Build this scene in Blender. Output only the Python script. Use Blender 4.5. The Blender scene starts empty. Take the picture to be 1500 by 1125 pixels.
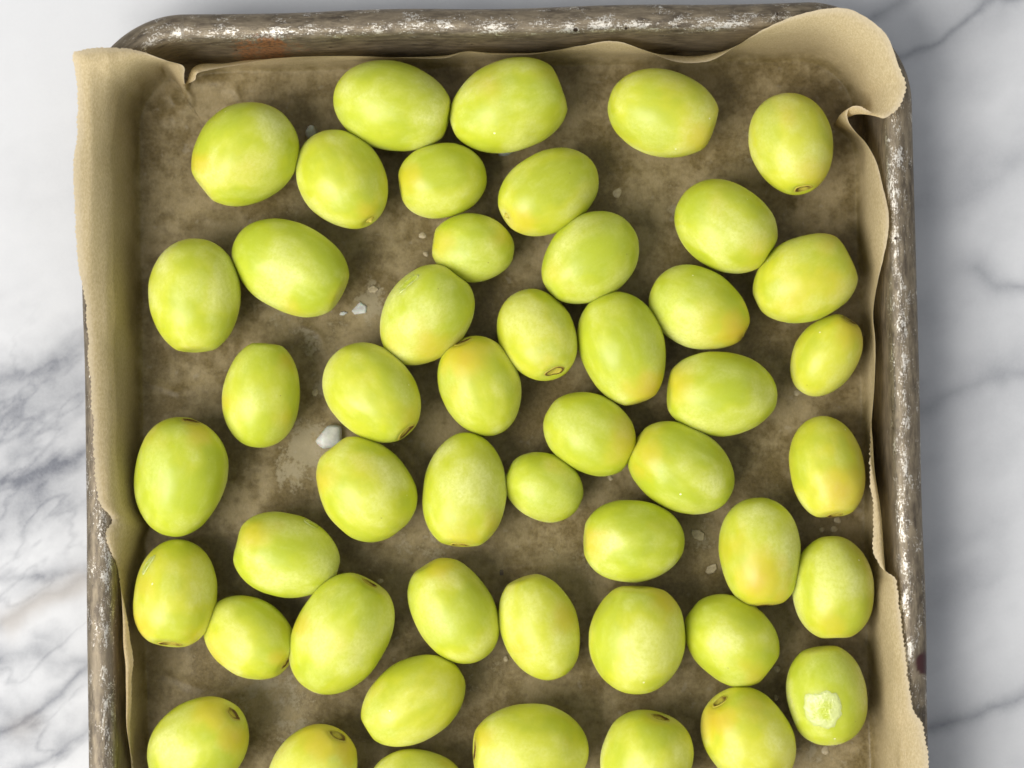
import bpy, math, random
import numpy as np

random.seed(7)
RNG = np.random.default_rng(11)
scene = bpy.context.scene
col = scene.collection

# ------------------------------------------------------------------ camera
D = 0.72                                    # camera height above the counter (m)
TAU = math.radians(2.4)                     # slight forward tilt
FPX = 1500 * D / 0.300 / math.cos(TAU)      # focal length in photo pixels
CAM = np.array([0.0, -D * math.tan(TAU), D])
VIEW = np.array([0.0, math.sin(TAU), -math.cos(TAU)])
UP = np.array([0.0, math.cos(TAU), math.sin(TAU)])
cd = bpy.data.cameras.new('camera')
cam = bpy.data.objects.new('camera', cd)
col.objects.link(cam)
cam.location = CAM
cam.rotation_euler = (TAU, 0, 0)
cd.sensor_width = 36
cd.lens = FPX / 1500 * 36
cd.clip_start = 0.02
cd.clip_end = 20
cd.dof.use_dof = True
cd.dof.focus_distance = D - 0.016
cd.dof.aperture_fstop = 6.3
scene.camera = cam

# ------------------------------------------------------------------ light
world = bpy.data.worlds.new('World')
scene.world = world
world.use_nodes = True
bg = world.node_tree.nodes['Background']
bg.inputs[0].default_value = (0.95, 0.97, 1.0, 1)
bg.inputs[1].default_value = 0.47

ld = bpy.data.lights.new('window_light', 'AREA')
ld.shape = 'RECTANGLE'
ld.size = 0.95
ld.size_y = 0.95
ld.energy = 31.5
ld.color = (1.0, 0.965, 0.905)
lamp = bpy.data.objects.new('window_light', ld)
col.objects.link(lamp)
LDIR = np.array([-0.64, -0.42, 0.86]); LDIR /= np.linalg.norm(LDIR)
lamp.location = LDIR * 1.50
from mathutils import Vector
lamp.rotation_euler = Vector(LDIR).to_track_quat('Z', 'Y').to_euler()

scene.view_settings.view_transform = 'Standard'
scene.view_settings.look = 'None'
scene.view_settings.exposure = 0.0
scene.view_settings.gamma = 1.0
scene.cycles.max_bounces = 6
scene.cycles.diffuse_bounces = 3
scene.cycles.glossy_bounces = 3
scene.cycles.adaptive_threshold = 0.03
scene.cycles.transparent_max_bounces = 12


def P(x, y, z):
    """photo pixel (1500 x 1125) -> world point at height z"""
    d = VIEW * FPX + np.array([1.0, 0, 0]) * (x - 750) + UP * (562.5 - y)
    return CAM + d * ((z - CAM[2]) / d[2])


# ------------------------------------------------------------------ helpers
def mesh_obj(name, V, faces, mat, parent=None, smooth=True):
    me = bpy.data.meshes.new(name)
    V = np.asarray(V, dtype=np.float32)
    if isinstance(faces, np.ndarray):
        n, k = faces.shape
        me.vertices.add(len(V)); me.vertices.foreach_set('co', V.ravel())
        me.loops.add(n * k); me.loops.foreach_set('vertex_index', faces.astype(np.int32).ravel())
        me.polygons.add(n)
        me.polygons.foreach_set('loop_start', np.arange(0, n * k, k, dtype=np.int32))
        me.update(calc_edges=True)
    else:
        me.from_pydata(V.tolist(), [], [list(f) for f in faces])
    if smooth:
        me.polygons.foreach_set('use_smooth', np.ones(len(me.polygons), dtype=bool))
    me.materials.append(mat)
    me.validate()
    o = bpy.data.objects.new(name, me)
    col.objects.link(o)
    if parent is not None:
        o.parent = parent
    return o


def attr(o, name, vals):
    a = o.data.attributes.new(name, 'FLOAT', 'POINT')
    a.data.foreach_set('value', np.asarray(vals, dtype=np.float32).ravel())


def attr3(o, name, vals):
    a = o.data.attributes.new(name, 'FLOAT_VECTOR', 'POINT')
    a.data.foreach_set('vector', np.asarray(vals, dtype=np.float32).ravel())


def tag(o, label=None, cat=None, group=None, kind=None):
    if label: o['label'] = label
    if cat: o['category'] = cat
    if group: o['group'] = group
    if kind: o['kind'] = kind
    return o


def grid_faces(nu, nv, close_u=False):
    """vertex index = iu*nv + iv"""
    iu = np.arange(nu if close_u else nu - 1)
    iv = np.arange(nv - 1)
    A, B = np.meshgrid(iu, iv, indexing='ij')
    A2 = (A + 1) % nu
    return np.stack([A * nv + B, A2 * nv + B, A2 * nv + B + 1, A * nv + B + 1], -1).reshape(-1, 4)


def hash3(ix, iy, iz, seed):
    h = (ix * 374761393 + iy * 668265263 + iz * 2147483647 + seed * 1274126177) & 0xFFFFFFFF
    h = ((h ^ (h >> 13)) * 1274126177) & 0xFFFFFFFF
    h = (h ^ (h >> 16)) & 0xFFFFFFFF
    return h / 4294967295.0


def vnoise(x, y, z=None, seed=0):
    x = np.asarray(x, float); y = np.asarray(y, float)
    z = np.zeros_like(x) if z is None else np.asarray(z, float)
    fx, fy, fz = np.floor(x), np.floor(y), np.floor(z)
    ix, iy, iz = fx.astype(np.int64), fy.astype(np.int64), fz.astype(np.int64)
    u, v, w = x - fx, y - fy, z - fz
    u = u * u * u * (u * (u * 6 - 15) + 10); v = v * v * v * (v * (v * 6 - 15) + 10); w = w * w * w * (w * (w * 6 - 15) + 10)
    r = 0
    for a in (0, 1):
        for b in (0, 1):
            for c in (0, 1):
                r = r + hash3(ix + a, iy + b, iz + c, seed) * (u if a else 1 - u) * (v if b else 1 - v) * (w if c else 1 - w)
    return r * 2 - 1


def fbm(x, y, z=None, seed=0, octs=4):
    s, amp, f, tot = 0, 1.0, 1.0, 0
    for k in range(octs):
        s = s + amp * vnoise(np.asarray(x) * f, np.asarray(y) * f, None if z is None else np.asarray(z) * f, seed + k * 17)
        tot += amp; amp *= 0.5; f *= 2.03
    return s / tot


def smooth01(a, b, x):
    t = np.clip((np.asarray(x, float) - a) / (b - a), 0, 1)
    return t * t * (3 - 2 * t)


class Nodes:
    """tiny node-graph writer"""
    def __init__(self, name):
        self.m = bpy.data.materials.new(name)
        self.m.use_nodes = True
        self.t = self.m.node_tree
        self.t.nodes.clear()
        self.out = self.t.nodes.new('ShaderNodeOutputMaterial')

    def new(self, typ, **kw):
        n = self.t.nodes.new(typ)
        for k, v in kw.items():
            setattr(n, k, v)
        return n

    def set(self, sock, v):
        if isinstance(v, bpy.types.NodeSocket):
            self.t.links.new(v, sock)
        elif v is not None:
            sock.default_value = v

    def math(self, op, a, b=None, c=None, clamp=False):
        n = self.new('ShaderNodeMath', operation=op, use_clamp=clamp)
        for i, v in enumerate((a, b, c)):
            if v is not None: self.set(n.inputs[i], v)
        return n.outputs[0]

    def ramp(self, x, a, b, lo=0.0, hi=1.0):
        n = self.new('ShaderNodeMapRange', interpolation_type='SMOOTHSTEP')
        self.set(n.inputs[0], x)
        n.inputs[1].default_value = a; n.inputs[2].default_value = b
        n.inputs[3].default_value = lo; n.inputs[4].default_value = hi
        return n.outputs[0]

    def mix(self, f, a, b, blend='MIX'):
        n = self.new('ShaderNodeMix', data_type='RGBA', blend_type=blend)
        self.set(n.inputs[0], f)
        self.set(n.inputs[6], a if not isinstance(a, tuple) else (*a, 1)[:4])
        self.set(n.inputs[7], b if not isinstance(b, tuple) else (*b, 1)[:4])
        return n.outputs[2]

    def noise(self, vec, scale, detail=3, rough=0.55, dist=0.0):
        n = self.new('ShaderNodeTexNoise')
        self.set(n.inputs['Vector'], vec)
        n.inputs['Scale'].default_value = scale
        n.inputs['Detail'].default_value = detail
        n.inputs['Roughness'].default_value = rough
        n.inputs['Distortion'].default_value = dist
        return n.outputs[0]

    def vor(self, vec, scale, feature='F1', rnd=1.0):
        n = self.new('ShaderNodeTexVoronoi', feature=feature)
        self.set(n.inputs['Vector'], vec)
        n.inputs['Scale'].default_value = scale
        n.inputs['Randomness'].default_value = rnd
        return n.outputs[0]

    def attr(self, name):
        n = self.new('ShaderNodeAttribute', attribute_name=name)
        return n

    def obj_co(self):
        return self.new('ShaderNodeTexCoord').outputs['Object']

    def scale(self, vec, s, off=None):
        n = self.new('ShaderNodeMapping')
        self.set(n.inputs[0], vec)
        n.inputs[3].default_value = s
        if off is not None: self.set(n.inputs[1], off)
        return n.outputs[0]

    def bump(self, h, strength, dist, normal=None):
        n = self.new('ShaderNodeBump')
        n.inputs['Strength'].default_value = strength
        n.inputs['Distance'].default_value = dist
        self.set(n.inputs['Height'], h)
        if normal is not None: self.set(n.inputs['Normal'], normal)
        return n.outputs[0]

    def bsdf(self, **kw):
        n = self.new('ShaderNodeBsdfPrincipled')
        for k, v in kw.items():
            key = k.replace('_', ' ')
            self.set(n.inputs[key], (*v, 1)[:4] if isinstance(v, tuple) and 'Color' in key else v)
        return n

    def finish(self, shader):
        self.t.links.new(shader, self.out.inputs[0])
        return self.m


# ------------------------------------------------------------------ materials
def mat_marble():
    N = Nodes('marble')
    co = N.obj_co()
    v = N.attr('vein_and_shade').outputs['Fac']
    b = N.attr('tint').outputs['Fac']
    n1 = N.noise(co, 120, 4, 0.6)
    n2 = N.noise(co, 1100, 3, 0.7)
    vv = N.math('ADD', v, N.math('MULTIPLY', N.math('SUBTRACT', n1, 0.5), N.math('ADD', N.math('MULTIPLY', v, 0.45), 0.06)), clamp=True)
    vv = N.math('ADD', vv, N.math('MULTIPLY', N.math('SUBTRACT', n2, 0.5), N.math('ADD', N.math('MULTIPLY', v, 0.30), 0.05)), clamp=True)
    c = N.mix(vv, (0.63, 0.64, 0.66), (0.13, 0.14, 0.17))
    c = N.mix(b, c, (0.40, 0.36, 0.32))
    sh = N.bsdf(Base_Color=c, Roughness=0.42)
    return N.finish(sh.outputs[0])


def mat_pan(is_rim):
    N = Nodes('rim_metal' if is_rim else 'pan_metal')
    st = N.attr('sweep').outputs['Vector']          # (metres along, metres across, 0)
    rust = N.attr('rust').outputs['Fac']
    worn = N.attr('worn').outputs['Fac']
    big = N.noise(N.scale(st, (1, 1, 1)), 55, 4, 0.6)
    tone = N.noise(N.scale(st, (0.25, 1, 1)), 700, 4, 0.65)
    base = N.mix(N.ramp(big, 0.3, 0.7), (0.078, 0.061, 0.043), (0.175, 0.142, 0.098))
    base = N.mix(N.ramp(tone, 0.35, 0.7), base, (0.25, 0.205, 0.14))
    base = N.mix(N.ramp(N.noise(N.scale(st, (0.3, 1, 1)), 420, 5, 0.72), 0.50, 0.78), base, (0.045, 0.034, 0.025))
    # bare silver showing through where the coating is scraped off: fine scratches along the rim
    s1 = N.noise(N.scale(st, (0.35, 1, 1)), 2300, 4, 0.75, 0.1)
    s2 = N.noise(N.scale(st, (1, 0.75, 1)), 1500, 5, 0.75, 0.2)
    s = N.math('MAXIMUM', N.math('MULTIPLY', s1, 1.0), N.math('MULTIPLY', s2, 0.97))
    patch = N.noise(N.scale(st, (0.5, 1, 1)), 260, 4, 0.65)
    thr = N.math('ADD', N.math('MULTIPLY', worn, 0.16), N.math('MULTIPLY', N.math('SUBTRACT', patch, 0.5), 0.75))
    scr = N.ramp(N.math('ADD', s, thr), 0.70, 0.76)
    scr = N.math('MULTIPLY', scr, N.ramp(worn, 0.02, 0.3))
    c = N.mix(N.math('MULTIPLY', scr, 0.9), base, (0.68, 0.65, 0.59))
    rn = N.ramp(N.math('ADD', N.math('MULTIPLY', N.noise(st, 450, 5, 0.7), 0.9), N.math('MULTIPLY', N.math('SUBTRACT', rust, 0.62), 0.75)), 0.36, 0.56)
    rn = N.math('MULTIPLY', rn, N.ramp(rust, 0.02, 0.25))
    c = N.mix(N.math('MULTIPLY', rn, 0.85), c, N.mix(N.ramp(N.noise(st, 900, 3, 0.6), 0.35, 0.65), (0.075, 0.026, 0.010), (0.24, 0.095, 0.030)))
    c = N.mix(N.ramp(N.math('ADD', N.math('ADD', N.math('MULTIPLY', N.vor(st, 140), -1.0), N.math('MULTIPLY', N.noise(st, 90, 2), 0.22)), -0.02), 0.0, 0.04), c, (0.03, 0.018, 0.010))
    stain = N.attr('stain').outputs['Fac']
    c = N.mix(stain, c, (0.035, 0.006, 0.006))
    metal = N.math('MULTIPLY', N.math('SUBTRACT', 1.0, N.math('MAXIMUM', rn, stain)), N.math('ADD', N.math('MULTIPLY', scr, 0.40), 0.45))
    rough = N.math('ADD', N.math('MULTIPLY', tone, 0.25), 0.29)
    h = N.math('ADD', s, N.math('MULTIPLY', tone, 0.6))
    nb = N.bump(h, 0.35, 0.0004)
    sh = N.bsdf(Base_Color=c, Roughness=rough, Metallic=metal, Normal=nb)
    return N.finish(sh.outputs[0])


def mat_paper():
    N = Nodes('parchment')
    co = N.obj_co()
    fibre = N.noise(N.scale(co, (1, 0.45, 1)), 2300, 3, 0.7)
    mott = N.noise(co, 1100, 4, 0.75)
    broad = N.noise(co, 60, 5, 0.62)
    mid = N.noise(co, 210, 5, 0.68)
    blob = N.attr('mineral').outputs['Fac']
    dark = N.attr('soak').outputs['Fac']
    edge = N.attr('torn').outputs['Fac']
    wall = N.attr('wall').outputs['Fac']
    c = N.mix(N.ramp(fibre, 0.32, 0.7), (0.57, 0.45, 0.245), (0.74, 0.615, 0.38))
    c = N.mix(N.math('MULTIPLY', N.ramp(mott, 0.50, 0.75), 0.30), c, (0.34, 0.26, 0.125))
    floorf = N.math('SUBTRACT', 1.0, wall)
    # damp paper lying on the pan floor: darker, blotched
    wet = N.math('MULTIPLY', floorf, N.ramp(N.math('ADD', N.math('ADD', broad, N.math('MULTIPLY', N.math('SUBTRACT', mid, 0.5), 1.15)), N.math('MULTIPLY', dark, 0.30)), 0.30, 0.70, 0.50, 1.0))
    c = N.mix(wet, c, N.mix(N.ramp(mott, 0.3, 0.7), (0.160, 0.117, 0.043), (0.305, 0.232, 0.100)))
    pale = N.math('MULTIPLY', N.ramp(N.math('ADD', N.math('ADD', N.math('MULTIPLY', mid, 1.1), N.math('MULTIPLY', N.math('SUBTRACT', mott, 0.5), 0.5)), N.math('MULTIPLY', N.math('SUBTRACT', blob, 0.5), 0.45)), 0.50, 0.66), N.ramp(blob, 0.03, 0.35))
    c = N.mix(N.math('MULTIPLY', pale, 0.75), c, (0.52, 0.45, 0.30))
    spots = N.math('MULTIPLY', N.ramp(N.noise(co, 330, 2, 0.5), 0.68, 0.74), 0.35)
    c = N.mix(N.math('MULTIPLY', spots, floorf), c, (0.50, 0.44, 0.33))
    c = N.mix(N.math('MULTIPLY', edge, 0.55), c, (0.80, 0.70, 0.54))
    nb = N.bump(fibre, 0.16, 0.0004)
    sh = N.bsdf(Base_Color=c, Roughness=N.math('SUBTRACT', 0.62, N.math('MULTIPLY', wet, 0.28)), Specular_IOR_Level=0.38, Normal=nb)
    tr = N.new('ShaderNodeBsdfTranslucent')
    N.set(tr.inputs[0], N.mix(0.45, c, (0.85, 0.70, 0.37)))
    N.set(tr.inputs['Normal'], nb)
    mx = N.new('ShaderNodeMixShader')
    mx.inputs[0].default_value = 0.40
    N.t.links.new(sh.outputs[0], mx.inputs[1]); N.t.links.new(tr.outputs[0], mx.inputs[2])
    return N.finish(mx.outputs[0])


def mat_grape():
    N = Nodes('grape_skin')
    co = N.obj_co()
    info = N.new('ShaderNodeObjectInfo')
    rnd = info.outputs['Random']
    off = N.new('ShaderNodeCombineXYZ')
    for i, k in enumerate((3.1, 7.7, 5.3)):
        N.t.links.new(N.math('MULTIPLY', rnd, k), off.inputs[i])
    p = N.scale(co, (1, 1, 1), off.outputs[0])
    pl = N.scale(co, (0.35, 1, 1), off.outputs[0])      # drawn out along the berry
    cloud = N.attr('cloud').outputs['Fac']
    streak = N.noise(pl, 330, 3, 0.6)
    fine = N.noise(p, 1000, 3, 0.75)
    pores = N.vor(p, 900)
    amber = N.attr('amber').outputs['Fac']
    frost = N.attr('frost').outputs['Fac']
    hue = N.math('FRACT', N.math('MULTIPLY', rnd, 13.7))
    g = N.mix(hue, (0.50, 0.560, 0.022), (0.61, 0.612, 0.030))
    g = N.mix(N.ramp(cloud, 0.30, 0.55), N.mix(0.5, g, (0.39, 0.475, 0.018)), g)
    bloom = N.math('ADD', N.math('MULTIPLY', N.ramp(cloud, 0.45, 0.75), 0.42), N.math('MULTIPLY', N.ramp(streak, 0.45, 0.80), 0.16))
    bloom = N.math('ADD', bloom, N.math('MULTIPLY', frost, 0.22))
    bloom = N.math('ADD', N.math('MULTIPLY', bloom, 0.85), 0.05, clamp=True)
    bloom = N.math('MULTIPLY', bloom, N.ramp(fine, 0.25, 0.70, 0.55, 1.25))
    c = N.mix(bloom, g, (0.80, 0.815, 0.35))
    c = N.mix(N.math('MULTIPLY', N.ramp(pores, 0.10, 0.02), 0.14), c, (0.80, 0.84, 0.50))
    an = N.math('ADD', amber, N.math('MULTIPLY', N.math('SUBTRACT', cloud, 0.5), 0.5))
    am = N.ramp(an, 0.12, 0.85)
    am = N.math('MULTIPLY', am, N.ramp(amber, 0.0, 0.12))
    c = N.mix(N.math('MULTIPLY', N.ramp(an, 0.02, 0.55), N.ramp(amber, 0.0, 0.10, 0.0, 0.65)), c, (0.64, 0.52, 0.035))
    c = N.mix(N.math('MULTIPLY', N.ramp(an, 0.50, 1.20), 0.65), c, (0.60, 0.37, 0.035))
    brown = N.attr('brown').outputs['Fac']
    c = N.mix(brown, c, (0.16, 0.065, 0.012))
    vn = N.new('ShaderNodeTexVoronoi')
    N.set(vn.inputs['Vector'], p); vn.inputs['Scale'].default_value = 170
    sep = N.new('ShaderNodeSeparateColor'); N.t.links.new(vn.outputs['Color'], sep.inputs[0])
    dot = N.ramp(vn.outputs['Distance'], 0.050, 0.025)
    dark = N.math('MULTIPLY', dot, N.ramp(sep.outputs[0], 0.70, 0.72))
    ice = N.math('MULTIPLY', N.ramp(vn.outputs['Distance'], 0.065, 0.035), N.ramp(sep.outputs[1], 0.80, 0.82))  # ice crystals, their sparkle painted into the colour as near-white dots
    c = N.mix(N.math('MULTIPLY', dark, 0.5), c, (0.25, 0.20, 0.03))
    c = N.mix(N.math('MULTIPLY', ice, 0.8), c, (0.92, 0.93, 0.80))
    rough = N.math('ADD', N.math('MULTIPLY', bloom, 0.20), N.math('MULTIPLY', streak, 0.22))
    rough = N.math('ADD', rough, 0.30)
    nb = N.bump(fine, 0.12, 0.0003)
    sh = N.bsdf(Base_Color=c, Roughness=rough, Subsurface_Weight=0.85, Subsurface_Scale=0.0040, Specular_IOR_Level=0.5, Normal=nb)
    sh.inputs['Subsurface Radius'].default_value = (1.0, 0.95, 0.30)
    return N.finish(sh.outputs[0])


def mat_scar():
    N = Nodes('scar')
    r = N.attr('ring').outputs['Fac']
    co = N.obj_co()
    n = N.noise(co, 900, 4, 0.65)
    c = N.mix(N.ramp(N.math('ADD', r, N.math('MULTIPLY', N.math('SUBTRACT', n, 0.5), 0.7)), 0.25, 0.95), (0.50, 0.43, 0.055), (0.10, 0.040, 0.010))
    nb = N.bump(n, 0.5, 0.0005)
    return N.finish(N.bsdf(Base_Color=c, Roughness=0.55, Normal=nb).outputs[0])


def mat_simple(name, c0, c1, scale, rough, sss=0.0, trans=0.0):
    N = Nodes(name)
    co = N.obj_co()
    n = N.noise(co, scale, 4, 0.65)
    nb = N.bump(n, 0.4, 0.0004)
    sh = N.bsdf(Base_Color=N.mix(N.ramp(n, 0.3, 0.7), c0, c1), Roughness=rough, Normal=nb, Subsurface_Weight=sss, Subsurface_Scale=0.001, Transmission_Weight=trans, IOR=1.31)
    return N.finish(sh.outputs[0])


M_MARBLE = mat_marble()
M_PAN = mat_pan(False)
M_RIM = mat_pan(True)
M_PAPER = mat_paper()
M_GRAPE = mat_grape()
M_SCAR = mat_scar()
M_ICE = mat_simple('ice', (0.62, 0.63, 0.60), (0.84, 0.85, 0.82), 500, 0.35, 0.2, 0.40)
def mat_film():
    N = Nodes('frosted_skin')
    co = N.obj_co()
    n = N.noise(co, 380, 4, 0.65)
    f = N.ramp(N.math('ADD', N.attr('rim').outputs['Fac'], N.math('MULTIPLY', N.math('SUBTRACT', n, 0.5), 1.3)), 0.15, 0.75)
    c = N.mix(f, (0.48, 0.55, 0.05), (0.58, 0.63, 0.24))
    return N.finish(N.bsdf(Base_Color=c, Roughness=0.16, Normal=N.bump(n, 0.7, 0.0010)).outputs[0])


M_FILM = mat_film()
M_WATER = mat_simple('water', (0.9, 0.9, 0.88), (0.95, 0.95, 0.93), 300, 0.08, 0.0, 0.85)
M_DRY = mat_simple('dried_speck', (0.33, 0.275, 0.17), (0.46, 0.39, 0.26), 900, 0.4)

# ------------------------------------------------------------------ marble counter
def seg_dist(px, py, pts):
    d = np.full(px.shape, 1e9); tpar = np.zeros(px.shape)
    L = 0
    for (x0, y0), (x1, y1) in zip(pts[:-1], pts[1:]):
        dx, dy = x1 - x0, y1 - y0
        l2 = dx * dx + dy * dy
        t = np.clip(((px - x0) * dx + (py - y0) * dy) / l2, 0, 1)
        q = np.hypot(px - x0 - t * dx, py - y0 - t * dy)
        m = q < d
        d = np.where(m, q, d); tpar = np.where(m, L + t * math.sqrt(l2), tpar)
        L += math.sqrt(l2)
    return d, tpar, L


gx = np.r_[np.linspace(-0.33, -0.172, 50)[:-1], np.linspace(-0.172, 0.172, 560), np.linspace(0.172, 0.33, 50)[1:]]
n = len(gx)
X, Y = np.meshgrid(gx, gx, indexing='ij')
# counter plane in photo-pixel units, so the veins can be set out from the picture
K = 1500 / 0.300
PX, PY = 750 + X * K, 562.5 - Y * K
wx = PX + 26 * fbm(X * 28, Y * 28, seed=3) + 9 * fbm(X * 120, Y * 120, seed=4)
wy = PY + 26 * fbm(X * 28, Y * 28, seed=5) + 9 * fbm(X * 120, Y * 120, seed=6)
vein_and_shade = np.zeros(X.shape)
VEINS = [  # (points, half width, strength)
    ([(1225, 28), (1290, 8), (1340, -20), (1500, -120)], 6, 0.55),
    ([(1300, 85), (1325, 74), (1393, 57), (1425, 30), (1445, 14), (1500, 4), (1560, -30)], 5, 0.60),
    ([(1300, 85), (1393, 60), (1450, 15), (1560, -20)], 26, 0.22),
    ([(1330, 310), (1400, 285), (1450, 255), (1560, 190)], 16, 0.30),
    ([(1430, 385), (1460, 405), (1500, 414), (1600, 420)], 7, 0.50),
    ([(1330, 600), (1423, 570), (1500, 552), (1640, 500)], 9, 0.40),
    ([(1330, 595), (1423, 555), (1520, 530)], 40, 0.18),
    ([(1340, 890), (1400, 873), (1445, 857)], 16, 0.26),
    ([(1440, 780), (1470, 775)], 12, 0.16),
    ([(1345, 1072), (1417, 1053), (1467, 1030), (1520, 1003), (1640, 950)], 7, 0.58),
    ([(1345, 1075), (1417, 1056), (1530, 1000)], 26, 0.16),
    ([(-60, 560), (40, 545), (75, 528), (125, 505), (240, 470)], 22, 0.36),
    ([(-20, 620), (60, 585), (130, 560)], 26, 0.28),
    ([(-40, 725), (20, 716), (55, 697), (140, 660)], 12, 0.42),
    ([(-30, 770), (60, 740), (140, 730)], 30, 0.22),
    ([(-40, 955), (5, 933), (40, 908), (67, 880), (117, 850), (200, 830)], 10, 0.46),
    ([(-30, 850), (40, 847), (95, 838), (150, 836)], 9, 0.38),
    ([(-30, 968), (60, 968), (127, 980), (200, 960)], 13, 0.34),
    ([(-40, 1075), (67, 1020), (110, 1000), (180, 960)], 6, 0.50),
    ([(-40, 1140), (20, 1113), (67, 1093), (132, 1060), (220, 1010)], 8, 0.50),
    ([(-40, 1020), (10, 1035), (50, 1060)], 16, 0.30),
    ([(-20, 1060), (40, 1040)], 24, 0.22),
    ([(-20, 280), (60, 300), (130, 260)], 40, 0.06),
    ([(-40, 660), (20, 640), (130, 600)], 14, 0.16),
    ([(400, -60), (700, -30), (1200, -70)], 30, 0.20),
]
for pts, w, s in VEINS:
    d, t, L = seg_dist(wx, wy, pts)
    rt = 1.9 if pts[0][0] > 1200 else 1.15
    ww = (w * rt + 1.5) * (0.75 + 0.5 * (0.5 + 0.5 * vnoise(t / 35.0, t * 0, seed=int(w * 7 + s * 100))))
    v = (0.82 if rt > 1.5 else 1.1) * s * np.exp(-(d / ww) ** 1.2) * smooth01(-5, 40, L - t + 30)
    vein_and_shade = np.maximum(vein_and_shade, v) + 0.35 * np.minimum(vein_and_shade, v)
# general soft clouding, denser on the left and lower left
cloud = fbm(X * 22 + 0.6 * fbm(X * 30, Y * 30, seed=9), Y * 34 - X * 14, seed=12, octs=5)
left = smooth01(170, 90, PX) * smooth01(380, 620, PY)
vein_and_shade += 0.05 + (0.14 + 0.34 * left) * np.clip(cloud + 0.12 * left, 0, 1)
right = smooth01(1300, 1360, PX)
vein_and_shade += right * 0.22 * np.clip(fbm(X * 30 + Y * 14, Y * 52 - X * 26, seed=33, octs=4) + 0.1, 0, 1)
vein_and_shade += left * 0.30 * np.clip(fbm(X * 70 + Y * 20, Y * 110 - X * 60, seed=14, octs=4), 0, 1)
# crisp hair veins in the busy lower-left part
rid = 1 - np.abs(fbm(X * 26 + Y * 10, Y * 60 - X * 46, seed=21, octs=5)) * 2.2
vein_and_shade += left * 0.22 * np.clip((rid - 0.80) / 0.2, 0, 1) ** 1.5
vein_and_shade += left * 0.16 * np.clip(fbm(X * 260, Y * 260, seed=23, octs=3), 0, 1)
# window light falling off to the right, painted in as a touch of grey
vein_and_shade += 0.04 * smooth01(0.02, 0.13, X)
dl, _, _ = seg_dist(wx, wy, [(25, 925), (60, 895), (95, 868), (120, 855)])
tint = 0.55 * np.exp(-(dl / 20) ** 2)
d2, _, _ = seg_dist(wx, wy, [(20, 1050), (40, 1045)])
tint += 0.25 * np.exp(-(d2 / 18) ** 2)
V = np.stack([X, Y, np.zeros_like(X)], -1).reshape(-1, 3)
counter = mesh_obj('marble_countertop', V, grid_faces(n, n), M_MARBLE)
attr(counter, 'vein_and_shade', np.clip(vein_and_shade, 0, 1))
attr(counter, 'tint', tint)
tag(counter, 'white marble countertop with soft grey veins under the pan', 'countertop', kind='structure')

# ------------------------------------------------------------------ sheet pan
ROT = math.radians(1.1)
CR, SR = math.cos(ROT), math.sin(ROT)
RX0, RX1, RY0, RY1 = -0.1215, 0.1155, -0.2235, 0.1067   # outer rim rectangle, pan axes
RAD = 0.030


def to_world(xy):
    xy = np.asarray(xy, float)
    return np.stack([xy[..., 0] * CR - xy[..., 1] * SR, xy[..., 0] * SR + xy[..., 1] * CR], -1)


def to_pan(xy):
    xy = np.asarray(xy, float)
    return np.stack([xy[..., 0] * CR + xy[..., 1] * SR, -xy[..., 0] * SR + xy[..., 1] * CR], -1)


def rounded(nseg=900):
    """points and outward normals of the rim rectangle at the corner-centre core; offset d gives core + n*(RAD-d)"""
    x0, x1, y0, y1 = RX0 + RAD, RX1 - RAD, RY0 + RAD, RY1 - RAD
    core, nor, s = [], [], []
    narc = 46
    def line(a, b, nn, k):
        for i in range(k):
            t = i / k
            core.append((a[0] + (b[0] - a[0]) * t, a[1] + (b[1] - a[1]) * t)); nor.append(nn)
    def arc(c, a0, a1):
        for i in range(narc):
            a = a0 + (a1 - a0) * i / narc
            core.append(c); nor.append((math.cos(a), math.sin(a)))
    kx, ky = 240, 330
    h = math.pi / 2
    line((x0, y1), (x1, y1), (0, 1), kx); arc((x1, y1), h, 0)
    line((x1, y1), (x1, y0), (1, 0), ky); arc((x1, y0), 0, -h)
    line((x1, y0), (x0, y0), (0, -1), kx); arc((x0, y0), -h, -2 * h)
    line((x0, y0), (x0, y1), (-1, 0), ky); arc((x0, y1), 2 * h, h)
    return np.array(core), np.array(nor, float)


CORE, NOR = rounded()
mid_len = np.r_[0, np.cumsum(np.linalg.norm(np.diff(CORE + NOR * (RAD - 0.004), axis=0), axis=1))]


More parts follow.
